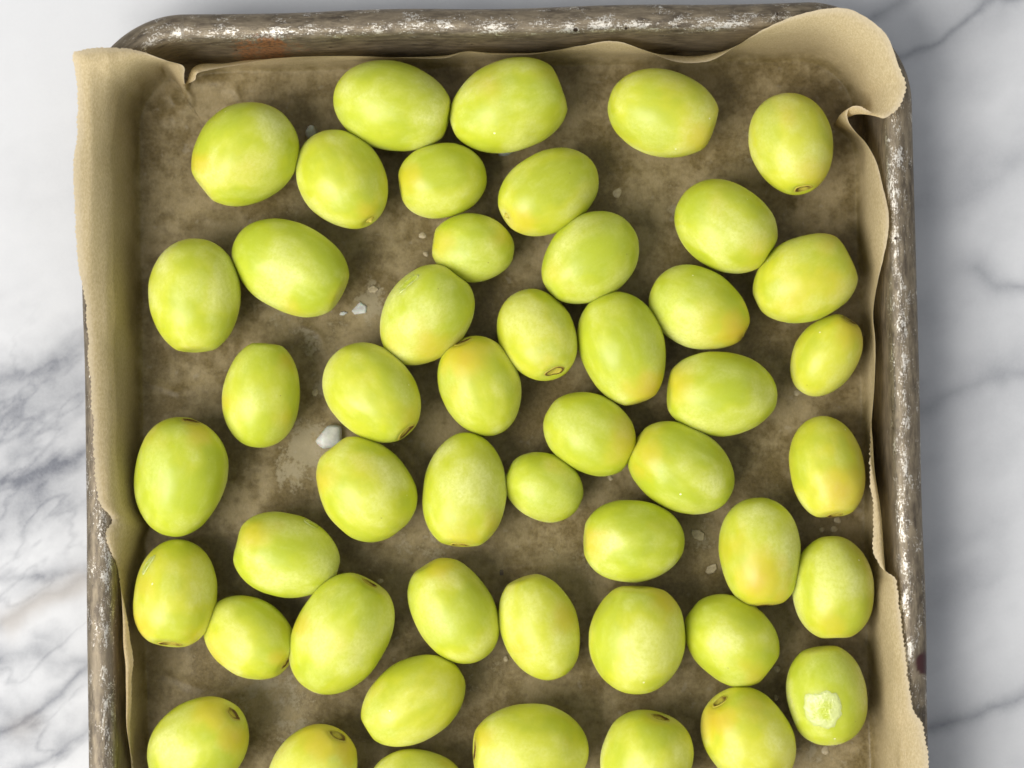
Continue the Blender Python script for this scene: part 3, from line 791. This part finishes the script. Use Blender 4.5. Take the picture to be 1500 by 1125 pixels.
# ------------------------------------------------------------------ grapes
# cx, cy: centre; a, b: half length and half width (photo px); ang: way the stem end points (deg, counter-clockwise); tilt of the stem end upward
# ns, nt: bluntness of stem end / far end; egg: fuller towards (+) stem end; scar: radius mm; spots: amber patches (x, y, r px, strength)
G = [
 dict(c=(359, 226), a=81, b=71, ang=218, tilt=6, ns=2.3, nt=2.2, egg=-.05, spots=[(289, 238, 14, .5), (350, 250, 30, .22)], label='broad green grape nearest the torn notch in the parchment'),
 dict(c=(501, 263), a=79, b=63, ang=-56, tilt=14, ns=2.1, nt=2.15, egg=-.03, scar=1.1, nub=True, spots=[(540, 310, 14, .5)], label='green grape with a tiny stem nub, touching the broad grape by the notch'),
 dict(c=(573, 155), a=87, b=64.5, ang=-14, tilt=4, ns=2.4, nt=2.15, egg=0, label='long glossy green grape, first from the notch along the top paper edge'),
 dict(c=(742, 157), a=86, b=66.5, ang=20, tilt=4, ns=2.5, nt=2.2, egg=.0, spots=[(815, 110, 20, .35), (720, 130, 18, .3)], label='large green grape with one square end, second along the top paper edge'),
 dict(c=(649, 264), a=65, b=55.5, ang=190, tilt=6, ns=2.5, nt=2.1, egg=.02, spots=[(597, 262, 20, .5)], label='small round green grape tucked under the two long grapes at the top'),
 dict(c=(805, 280), a=77.5, b=59.5, ang=212, tilt=16, ns=2.3, nt=2.1, egg=-.02, scar=1.0, nub=True, spots=[(766, 322, 16, .6), (775, 285, 20, .25)], label='mottled green grape with pale stem nub, below the square-ended grape'),
 dict(c=(970, 165), a=81.5, b=63, ang=-18, tilt=6, ns=2.3, nt=2.15, egg=0, spots=[(1028, 205, 20, .45), (985, 140, 26, .2)], label='pale green grape standing apart under the dip in the top paper edge'),
 dict(c=(1159, 211), a=75.5, b=61.5, ang=-80, tilt=20, ns=2.2, nt=2.25, egg=-.04, scar=1.9, spots=[(1152, 170, 12, .3), (1195, 265, 20, .35)], label='upright green grape beneath the big parchment curl in the corner'),
 dict(c=(1062, 331), a=78, b=64, ang=-32, tilt=5, ns=2.3, nt=2.2, egg=0, spots=[(1115, 375, 20, .3), (1050, 290, 16, .2)], label='smooth green grape resting against the blunt mottled one near the right wall'),
 dict(c=(1176, 410), a=76, b=62, ang=26, tilt=5, ns=2.6, nt=2.15, egg=.04, spots=[(1210, 405, 22, .35), (1160, 430, 24, .3), (1215, 360, 16, .4)], label='blunt mottled green grape with a white ice sliver under it'),
 dict(c=(694, 363), a=61, b=50, ang=172, tilt=4, ns=2.2, nt=2.1, egg=0, spots=[(648, 360, 18, .35), (735, 350, 14, .3)], label='small green grape just below the small round one, near the upper middle'),
 dict(c=(864, 378), a=77, b=60.5, ang=219, tilt=6, ns=2.3, nt=2.15, egg=-.03, spots=[(810, 400, 20, .3)], label='pale green grape slanting between the nub-ended grape and a tall plain one'),
 dict(c=(285, 432), a=84, b=67, ang=-88, tilt=4, ns=2.35, nt=2.15, egg=-.05, label='large upright green grape, uppermost along the left paper wall'),
 dict(c=(423, 390), a=88, b=64.5, ang=-27, tilt=4, ns=2.4, nt=2.2, egg=.02, spots=[(430, 448, 14, .3), (490, 440, 16, .25)], label='long slanting green grape beside the uppermost one at the left wall'),
 dict(c=(623, 464), a=78, b=62, ang=52, tilt=6, ns=2.5, nt=2.15, egg=.03, spots=[(630, 512, 22, .5), (575, 500, 16, .25)], peel=[(598, 412, 20, 8, 35)], label='green grape with a loose sliver of skin on its upper shoulder'),
 dict(c=(787, 490), a=70, b=56, ang=-66, tilt=32, ns=2.2, nt=2.15, egg=-.02, scar=2.1, spots=[(800, 530, 18, .35)], label='green grape showing an oval brown-ringed stem scar at its lower end'),
 dict(c=(912, 510), a=84.5, b=63, ang=-72, tilt=4, ns=2.15, nt=2.25, egg=-.03, spots=[(955, 575, 22, .75)], label='tall plain green grape, amber at its lower tip, in the upper middle'),
 dict(c=(1025, 453), a=77.5, b=58.5, ang=-27, tilt=8, ns=2.0, nt=2.2, egg=-.06, scar=1.2, spots=[(1086, 488, 24, 1.0), (1060, 470, 30, .3)], brown=[(1090, 497, 8, .8)], label='green grape ending in a pointed brown tip'),
 dict(c=(1209, 522), a=63.5, b=46.5, ang=58, tilt=18, ns=2.3, nt=2.1, egg=.02, scar=1.9, spots=[(1245, 480, 16, .6)], label='smallest slender green grape, notched at one end, by the right paper wall'),
 dict(c=(383, 579), a=78, b=57, ang=84, tilt=5, ns=2.2, nt=2.15, egg=-.05, spots=[(425, 525, 14, .45), (415, 615, 16, .35), (330, 590, 12, .35)], label='upright egg-shaped green grape alone left of the white ice chip'),
 dict(c=(545, 575), a=79.5, b=63, ang=-48, tilt=15, ns=2.2, nt=2.2, egg=-.02, scar=2.2, spots=[(600, 620, 20, .4), (520, 540, 24, .15)], label='pale shiny green grape with dark stem scar on its lower edge, above the ice chip'),
 dict(c=(704, 567), a=73.5, b=58.5, ang=112, tilt=18, ns=2.4, nt=2.15, egg=.02, scar=1.9, spots=[(680, 525, 22, .95), (665, 570, 18, .3)], label='green grape with an orange blush below its stem scar, in the middle'),
 dict(c=(1058, 577), a=81, b=62, ang=176, tilt=4, ns=2.5, nt=2.1, egg=0, spots=[(990, 562, 20, .55)], label='long pale green grape lying level below the brown-tipped grape'),
 dict(c=(864, 635), a=70.5, b=57, ang=-32, tilt=5, ns=2.3, nt=2.2, egg=0, spots=[(915, 650, 24, .4)], label='medium green grape slanting below the tall plain grape with amber tip'),
 dict(c=(264, 700), a=87, b=67, ang=78, tilt=12, ns=2.5, nt=2.2, egg=0, scar=2.3, spots=[(292, 632, 20, .55), (225, 640, 18, .3), (270, 690, 18, .2)], label='big green grape squeezed against the pinched fold of the left paper wall'),
 dict(c=(535, 716), a=80, b=67.5, ang=128, tilt=4, ns=2.2, nt=2.3, egg=0, spots=[(474, 705, 14, .6), (530, 690, 20, .2)], label='plump green grape with a brown-marked side just below the ice chip'),
 dict(c=(680, 716), a=83.5, b=61.5, ang=-94, tilt=12, ns=2.4, nt=2.1, egg=0, scar=1.9, spots=[(675, 785, 20, .45), (720, 770, 14, .3)], label='tall upright pale green grape in the very middle of the tray'),
 dict(c=(797, 713), a=59, b=50, ang=156, tilt=4, ns=2.3, nt=2.15, egg=0, spots=[(810, 680, 16, .25)], label='small oval green grape touching the tall pale one in the middle'),
 dict(c=(1000, 688), a=80, b=61.5, ang=150, tilt=7, ns=2.5, nt=2.15, egg=0, spots=[(950, 665, 22, .6), (935, 690, 12, .5)], label='green grape with amber blunt end, directly under the long level pale one'),
 dict(c=(1211, 683), a=75, b=54.5, ang=-82, tilt=14, ns=2.4, nt=2.2, egg=0, scar=1.9, spots=[(1237, 715, 24, .7), (1225, 660, 26, .25), (1222, 745, 14, .4)], label='yellowish green upright grape beside the serrated fold of the right paper wall'),
 dict(c=(421, 814), a=77.5, b=61, ang=166, tilt=5, ns=2.5, nt=2.15, egg=.02, spots=[(366, 782, 20, .5)], peel=[(455, 768, 13, 7, -25)], label='pale green grape with a wet blister on its skin, lying level'),
 dict(c=(930, 792), a=74.5, b=60.5, ang=178, tilt=4, ns=2.5, nt=2.1, egg=0, spots=[(867, 790, 14, .55), (950, 760, 24, .15)], label='level green grape with a blunt amber left end, left of the orange-blushed upright one'),
 dict(c=(1114, 808), a=80, b=60, ang=-86, tilt=9, ns=2.4, nt=2.15, egg=-.02, scar=1.9, spots=[(1112, 852, 22, .95), (1075, 800, 20, .4), (1140, 875, 14, .5)], label='upright green grape with a strong orange blush low on its front'),
 dict(c=(257, 868), a=77, b=60.5, ang=-94, tilt=16, ns=2.5, nt=2.3, egg=0, scar=2.4, spots=[(212, 915, 16, .6), (275, 925, 12, .35), (212, 860, 14, .3)], peel=[(218, 827, 18, 6, 70)], label='green grape with a strip of lifted white skin near the left wall'),
 dict(c=(1220, 860), a=75, b=60, ang=-88, tilt=5, ns=2.5, nt=2.15, egg=0, spots=[(1220, 912, 18, .5)], label='plump green grape beside the flared white torn paper edge'),
 dict(c=(365, 933), a=69.5, b=56, ang=-34, tilt=14, ns=2.3, nt=2.3, egg=0, scar=1.5, spots=[(325, 955, 20, .4), (410, 965, 12, .6), (365, 872, 14, .4)], label='rounded green grape wedged between the lifted-skin grape and the largest one'),
 dict(c=(498, 931), a=92, b=68.5, ang=60, tilt=10, ns=2.4, nt=2.2, egg=.0, scar=2.0, spots=[(437, 915, 12, .5), (490, 940, 20, .2)], label='largest slanting green grape in the lower left part of the tray'),
 dict(c=(666, 897), a=81, b=59.5, ang=122, tilt=7, ns=2.5, nt=2.15, egg=.0, spots=[(640, 830, 16, .55)], label='smooth green grape leaning away from its amber upper end, below the tall middle grape'),
 dict(c=(791, 920), a=78.5, b=57, ang=110, tilt=6, ns=2.4, nt=2.15, egg=-.02, spots=[(830, 905, 16, .4), (765, 945, 14, .35)], label='green grape with faint scratches on its side, beside the leaning smooth one'),
 dict(c=(933, 938), a=78, b=71, ang=88, tilt=5, ns=2.7, nt=2.25, egg=.03, spots=[(972, 876, 18, .55)], label='broadest squarish pale green grape with a flat top'),
 dict(c=(1070, 936), a=73, b=60, ang=-38, tilt=5, ns=2.4, nt=2.2, egg=0, spots=[(1106, 990, 18, .5)], label='green grape touching the broad squarish one on its right side'),
 dict(c=(606, 1026), a=81.5, b=60, ang=212, tilt=4, ns=2.2, nt=2.1, egg=0, spots=[(550, 1010, 14, .2)], label='glossy green grape with white highlights, slanting below the leaning smooth one'),
 dict(c=(1211, 1019), a=72.5, b=59, ang=98, tilt=4, ns=2.3, nt=2.4, egg=0, peel=[(1203, 1042, 28, 29, 8)], label='green grape with a big white frosted patch of peeled skin'),
 dict(c=(290, 1094), a=81, b=66, ang=42, tilt=22, ns=2.2, nt=2.2, egg=0, scar=2.0, spots=[(310, 1044, 22, .6), (343, 1082, 18, .7)], label='amber-patched green grape with dark stem scar in the lower left corner'),
 dict(c=(458, 1134), a=76, b=63, ang=58, tilt=24, ns=2.3, nt=2.2, egg=0, scar=2.1, spots=[(470, 1080, 26, .7), (505, 1095, 16, .8)], label='amber green grape cut by the photo bottom, second from the left'),
 dict(c=(611, 1158), a=72, b=61, ang=-14, tilt=4, ns=2.2, nt=2.2, egg=0, spots=[(655, 1118, 14, .3)], label='green grape barely showing at the photo bottom below the glossy slanting one'),
 dict(c=(778, 1099), a=84, b=67, ang=178, tilt=10, ns=2.5, nt=2.15, egg=0, scar=2.2, spots=[(704, 1080, 12, .5), (840, 1080, 12, .2)], label='large level green grape with rusty stem end at the photo bottom centre'),
 dict(c=(946, 1116), a=72, b=67, ang=74, tilt=14, ns=2.6, nt=2.2, egg=0, scar=2.0, spots=[(955, 1060, 16, .3)], label='pale frosty green grape at the photo bottom below the broad squarish one'),
 dict(c=(1098, 1083), a=77, b=63, ang=128, tilt=18, ns=2.5, nt=2.2, egg=.02, scar=2.0, spots=[(1050, 1055, 18, .95), (1100, 1030, 22, .4)], label='green grape with orange spot under its stem scar, next to the frosted-patch one'),
]


def grape_point(g, c, s, cps, sps):
    """unit-sphere style parameters -> local point (axis x towards the stem)"""
    nn = np.where(c >= 0, g['ns'] - 0.20, g['nt'] - 0.17)
    x = np.sign(c) * np.abs(c) ** (2 / nn)
    r = np.abs(s) ** (2 / nn)
    return x, r


def make_grape(i, g):
    a_px, b_px = g['a'], g['b']
    zc0 = 0.0022 + b_px * 0.000196
    pc = P(*g['c'], zc0)
    mpp = (P(g['c'][0] + 1, g['c'][1], zc0) - pc)[0]
    b = b_px * mpp
    T = math.radians(g.get('tilt', 4))
    a = math.sqrt(max((a_px * mpp) ** 2 - (b * math.sin(T)) ** 2, 0)) / math.cos(T)
    nl, nr = 72, 72
    ph = np.linspace(0, math.pi, nl)
    ps = np.linspace(0, 2 * math.pi, nr, endpoint=False)
    PH, PS = np.meshgrid(ph, ps, indexing='ij')
    c, s = np.cos(PH), np.sin(PH)
    xx, rr_ = grape_point(g, c, s, None, None)
    cut = 0.93 + 0.03 * math.sin(i * 1.9)               # the stem end is cut off blunt
    xx = np.where(xx > cut, cut + (xx - cut) * 0.50, xx)
    xx = np.where(xx > 0, xx / (cut + (1 - cut) * 0.50), xx)
    rr_ = rr_ * (1 + (1.5 * g.get('egg', 0) + 0.035 * math.sin(i * 2.7)) * xx)
    ux, uy, uz = xx, rr_ * np.cos(PS), rr_ * np.sin(PS)
    sd = 100 + i * 7
    q = 1 + 0.026 * vnoise(ux * 1.3, uy * 1.3, uz * 1.3, sd) + 0.008 * vnoise(ux * 3, uy * 3, uz * 3, sd + 1) + 0.0022 * vnoise(ux * 6, uy * 6, uz * 6, sd + 2) + 0.0012 * vnoise(ux * 14, uy * 14, uz * 14, sd + 3)
    # one or two flattened flanks, as berries pressed together in the bunch have
    rg = random.Random(500 + i)
    for _ in range(0 if i in (12, 19, 26) else 2):
        dx, dy, dz = rg.uniform(-.7, .7), rg.uniform(-1, 1), rg.uniform(-.5, .8)
        dn = math.sqrt(dx * dx + dy * dy + dz * dz); dx /= dn; dy /= dn; dz /= dn
        hh = ux * dx + uy * dy + uz * dz
        lim = rg.uniform(0.87, 0.95)
        ex_ = np.maximum(hh - lim, 0) * 0.30
        ux, uy, uz = ux - ex_ * dx, uy - ex_ * dy, uz - ex_ * dz
    x = a * ux * (1 + 0.4 * (q - 1)); y = b * uy * q; z = b * uz * q
    # stem dimple
    rad = np.hypot(y, z)
    dim = (0.0007 if g.get('scar') else 0.0004)
    x = x - np.where(ux > 0, dim * np.exp(-(rad / 0.0024) ** 2), 0)
    x = x + np.where(ux < 0, 0.0003 * np.exp(-(rad / 0.002) ** 2), 0)
    th = math.radians(g['ang'])
    ct, st_ = math.cos(T), math.sin(T)
    Rm = np.array([[math.cos(th), -math.sin(th), 0], [math.sin(th), math.cos(th), 0], [0, 0, 1]]) @ np.array([[ct, 0, -st_], [0, 1, 0], [st_, 0, ct]])
    L = np.stack([x, y, z], -1).reshape(-1, 3)
    Wd = L @ Rm.T
    zmin = Wd[:, 2].min()
    center = np.array([pc[0], pc[1], 0.00215 - zmin])
    # keep the picture position when the real centre height differs
    pc2 = P(*g['c'], center[2]); center[:2] = pc2[:2]
    # soften the contact a little: the sheet gives way
    iu, iv = np.meshgrid(np.arange(nl - 1), np.arange(nr), indexing='ij')
    iv2 = (iv + 1) % nr
    fq = np.stack([iu * nr + iv, (iu + 1) * nr + iv, (iu + 1) * nr + iv2, iu * nr + iv2], -1).reshape(-1, 4)
    return L, fq, Rm, center, a, b, mpp


def px_of(Wp):
    d = Wp - CAM
    w = d @ VIEW
    return 750 + FPX * d[..., 0] / w, 562.5 - FPX * (d @ UP) / w


def ray_hit(grid_w, x, y):
    """visible (upper) vertex of the berry nearest to a photo pixel"""
    ax, ay = px_of(grid_w)
    d = (ax - x) ** 2 + (ay - y) ** 2 + np.where(grid_w[:, 2] < np.median(grid_w[:, 2]), 1e6, 0)
    return int(np.argmin(d))


from mathutils import Matrix


def place(o, Rm, center):
    m = Matrix([[*Rm[r], center[r]] for r in range(3)] + [[0, 0, 0, 1]])
    o.matrix_world = m


for i, g in enumerate(G):
    L, fq, Rm, center, a, b, mpp = make_grape(i, g)
    o = mesh_obj('grape', L, fq, M_GRAPE)
    place(o, Rm, center)
    tag(o, g['label'], 'grape', 'frozen green grapes on the sheet pan')
    Wd = L @ Rm.T + center
    ax, ay = px_of(Wd)
    up = smooth01(-0.35, 0.15, (Wd[:, 2] - center[2]) / b)
    am = np.zeros(len(L))
    for (sx, sy, sr, ss) in g.get('spots', []):
        wob = 1 + 0.35 * vnoise(L[:, 0] * 260, L[:, 1] * 260, L[:, 2] * 260, 900 + i)
        am = np.maximum(am, ss * up * np.exp(-(((ax - sx) ** 2 + (ay - sy) ** 2) / (sr * 1.45 * wob) ** 2)))
    # a light amber cast round the stem end of every berry
    endd = np.clip((L[:, 0] / a - 0.80) / 0.2, 0, 1)
    am = np.maximum(am, 0.18 * endd)
    attr(o, 'amber', np.clip(am, 0, 1))
    br = np.zeros(len(L))
    for (sx, sy, sr, ss) in g.get('brown', []):
        br = np.maximum(br, ss * up * np.exp(-(((ax - sx) ** 2 + (ay - sy) ** 2) / sr ** 2)))
    attr(o, 'brown', br)
    fr = smooth01(0.0, 0.6, fbm(L[:, 0] * 110 + i * 3, L[:, 1] * 150, L[:, 2] * 150, 700 + i, 3) + 0.15)
    attr(o, 'frost', fr)
    cl = fbm(L[:, 0] * 75 + i * 5, L[:, 1] * 95, L[:, 2] * 95 + i, 300 + i, 5)
    attr(o, 'cloud', 0.5 + 0.55 * cl)
    nrm_mid = Rm
    if g.get('scar'):
        rs = g['scar'] / 1000 * (1.0 if g.get('nub') else 1.3)
        nr_, na = 9, 36
        sv, ring_ = [], []
        offy = 0.12 * rs * math.sin(i * 2.1)
        for k in range(nr_):
            u = k / (nr_ - 1)
            for j in range(na):
                t = 2 * math.pi * j / na
                wv = 1 + 0.10 * math.sin(2 * t + i) + 0.07 * math.sin(3 * t + 2 * i) + 0.04 * math.sin(5 * t + i * 3)
                yy, zz = rs * u * wv * math.cos(t) * 1.15 + offy, rs * u * wv * math.sin(t) * 0.85 + offy
                # height of the berry's end at this radius, found from its profile
                r = math.hypot(yy, zz)
                m = (L[:, 0] > a * 0.5)
                dd = (L[:, 1] - yy) ** 2 + (L[:, 2] - zz) ** 2
                dd = np.where(m, dd, 1)
                kk = np.argpartition(dd, 4)[:4]
                wts = 1 / (dd[kk] + 1e-9)
                hx = float((L[kk, 0] * wts).sum() / wts.sum())
                lift = 0.00010 + 0.00016 * math.exp(-((u - 0.72) / 0.14) ** 2) - 0.00010 * math.exp(-(u / 0.4) ** 2)
                if u > 0.97: lift = -0.00025
                if g.get('nub'): lift += 0.0011 * math.exp(-(u / 0.45) ** 2)
                sv.append((hx + lift, yy, zz)); ring_.append(0.25 if g.get('nub') else (math.exp(-((u - 0.74) / 0.14) ** 2) if i == 15 else (0.35 + 0.45 * math.exp(-((u - 0.62) / 0.22) ** 2) * (1.1 + 0.6 * math.sin(t + i * 1.7))) * (1 - float(smooth01(0.70, 0.97, u)))))
        sc = mesh_obj('stem_scar', sv, np.array([[k * na + j, (k + 1) * na + j, (k + 1) * na + (j + 1) % na, k * na + (j + 1) % na] for k in range(nr_ - 1) for j in range(na)]), M_SCAR, o)
        attr(sc, 'ring', ring_)
    for (sx, sy, ra, rb, an) in g.get('peel', []):
        k0 = ray_hit(Wd, sx, sy)
        c0 = L[k0]
        nl_ = np.array([c0[0] / a ** 2, c0[1] / b ** 2, c0[2] / b ** 2]); nl_ /= np.linalg.norm(nl_)
        xw = np.array([math.cos(math.radians(an)), math.sin(math.radians(an)), 0]) @ Rm    # photo direction in local axes
        t1 = xw - nl_ * (xw @ nl_); t1 /= np.linalg.norm(t1); t2 = np.cross(nl_, t1)
        nr_, na = 10, 40
        pv, pu = [], []
        for k in range(nr_ + 1):
            u = k / nr_
            for j in range(na):
                t = 2 * math.pi * j / na
                corner = (abs(math.cos(t)) ** 2.5 + abs(math.sin(t)) ** 2.5) ** (-1 / 2.5) * 0.96 * (1 + 0.05 * math.cos(3 * t + i) + 0.04 * math.sin(5 * t + 2) + 0.03 * math.sin(7 * t + i) + 0.03 * math.sin(11 * t) + 0.02 * math.sin(17 * t + 1))
                q = c0 + t1 * (ra * mpp * u * corner * math.cos(t)) + t2 * (rb * mpp * u * corner * math.sin(t))
                # drop onto the berry by following the ellipsoid
                dd = ((L - q) ** 2).sum(1)
                kk = np.argpartition(dd, 6)[:6]
                wts = 1 / (dd[kk] + 1e-9)
                base_q = (L[kk] * wts[:, None]).sum(0) / wts.sum()
                h = float((base_q - q) @ nl_)
                lift = 0.00022 + 0.00022 * math.exp(-((u - 0.86) / 0.08) ** 2) + 0.00016 * math.sin(7 * q[0] / b + 3 * q[1] / b)
                lift *= 0.35
                if u > 0.98: lift = -0.0002
                pv.append(q + nl_ * (h + lift)); pu.append(u)
        pk = mesh_obj('peeled_skin', pv, np.array([[k * na + j, (k + 1) * na + j, (k + 1) * na + (j + 1) % na, k * na + (j + 1) % na] for k in range(nr_) for j in range(na)]), M_FILM, o)
        attr(pk, 'rim', np.array(pu) if ra > 20 else np.array(pu) * 0.4 + 0.2)

for o in [o for o in bpy.data.objects if o.type == 'MESH' and len(o.data.polygons) == 0]:
    bpy.data.objects.remove(o)

# ------------------------------------------------------------------ crumbs of ice, skin and water on the paper
def shard(name, x, y, z, r, asp, ang, h, mat, label, cat, group, seed):
    rg = random.Random(seed)
    nn = rg.choice((5, 6, 7))
    c = P(x, y, z)
    mpp = 0.0002
    pts = []
    for k in range(nn):
        t = 2 * math.pi * (k + rg.uniform(-.25, .25)) / nn
        q = r * mpp * rg.uniform(.8, 1.1)
        u, v = q * math.cos(t), q * asp * math.sin(t)
        ca, sa = math.cos(math.radians(ang)), math.sin(math.radians(ang))
        pts.append((u * ca - v * sa, u * sa + v * ca))
    V = [(px_, py_, 0) for px_, py_ in pts] + [(px_ * .86, py_ * .86, h * rg.uniform(.6, 1)) for px_, py_ in pts] + [(0, 0, h * 1.05)]
    F = [[k, (k + 1) % nn, nn + (k + 1) % nn, nn + k] for k in range(nn)] + [[nn + k, nn + (k + 1) % nn, 2 * nn] for k in range(nn)] + [list(range(nn))[::-1]]
    o = mesh_obj(name, V, F, mat, smooth=False)
    o.location = c
    bv = o.modifiers.new('soft', 'BEVEL'); bv.width = min(h * 0.35, r * mpp * 0.2); bv.segments = 2
    return tag(o, label, cat, group)


ICE = 'flakes of ice and skin on the paper'
zf = 0.0020
chip = shard('ice_chip', 482, 640, zf, 26, .85, 40, .0040, M_ICE, 'thick white ice chip on the parchment above the plump brown-marked grape', 'ice', ICE, 1)
sb = chip.modifiers.new('round', 'SUBSURF'); sb.levels = 2; sb.render_levels = 3
for poly in chip.data.polygons: poly.use_smooth = True
shard('ice_flake', 526, 453, zf, 14, .75, 30, .0006, M_ICE, 'flat pale ice flake on bare parchment, left of the grape with loose skin', 'ice', ICE, 2)
shard('ice_flake', 547, 424, zf, 11, .6, 0, .0005, M_DRY, 'faint oval flake on parchment just above the flat ice flake', 'flake', ICE, 3)
shard('ice_flake', 503, 459, zf, 7, .5, 10, .0005, M_ICE, 'tiny white sliver just left of the flat ice flake', 'ice', ICE, 4)
shard('skin_flake', 1022, 784, zf, 13, .7, -30, .0005, M_DRY, 'upper dull skin flake left of the orange-blushed upright grape', 'flake', ICE, 5)
shard('skin_flake', 1042, 833, zf, 12, .6, 40, .0005, M_DRY, 'lower dull skin flake left of the orange-blushed upright grape', 'flake', ICE, 6)
shard('ice_sliver', 1160, 470, zf, 12, .4, 4, .0022, M_ICE, 'white ice sliver poking from under the blunt mottled grape', 'ice', ICE, 7)
shard('ice_sliver', 742, 223, zf, 18, .35, 14, .0030, M_ICE, 'clear ice rim under the square-ended grape at the top', 'ice', ICE, 8)
shard('skin_flake', 457, 196, zf, 13, .8, 60, .0050, M_ICE, 'pale curled skin bit between the broad grape and the nub-ended one', 'flake', ICE, 9)

DR = 'dried water spots on the paper'
for k, (x, y, r, lab) in enumerate([
    (1204, 776, 4, 'left one of two pale drops above the plump grape by the torn edge'), (1222, 775, 5, 'right one of two pale drops above the plump grape by the torn edge'),
    (1227, 762, 5, 'pale drop touching the lower end of the yellowish upright grape'), (1138, 980, 5, 'pale drop alone between two grapes left of the frosted-patch grape'),
    (1137, 1022, 4, 'pale drop above the grape with an orange spot by its scar'), (1209, 1099, 6, 'pale round drop just below the grape with the frosted patch'),
    (462, 575, 5, 'pale drop left of the pale shiny grape above the ice chip'), (557, 851, 4, 'pale drop right of the largest slanting grape'),
    (619, 345, 5, 'pale drop just left of the small grape near the upper middle'), (624, 372, 4, 'pale speck below the drop beside the small upper grape'),
    (894, 700, 4, 'pale drop between the medium slanting grape and the level one'), (741, 965, 4, 'tiny clear drop left of the faintly scratched grape'),
    (904, 283, 7, 'dull pale spot on bare parchment right of the nub-ended mottled grape'), (1168, 575, 5, 'faint pale drop below the smallest slender grape')]):
    nn, V, F = 14, [], []
    for j in range(4):
        u = 1 - j / 4
        for t in range(nn):
            q = 2 * math.pi * t / nn
            wv = 1 + 0.12 * math.sin(2 * q + k) + 0.08 * math.sin(3 * q + 2 * k)
            V.append((r * .0002 * u * wv * math.cos(q), r * .0002 * u * wv * math.sin(q), 0.00035 * (1 - u ** 2)))
    V.append((0, 0, .00036))
    F = [[j * nn + t, j * nn + (t + 1) % nn, (j + 1) * nn + (t + 1) % nn, (j + 1) * nn + t] for j in range(3) for t in range(nn)] + [[3 * nn + t, 3 * nn + (t + 1) % nn, 4 * nn] for t in range(nn)]
    o = mesh_obj('water_spot', V, F, M_DRY)
    o.location = P(x, y, 0.00225)
    tag(o, lab, 'drop', DR)
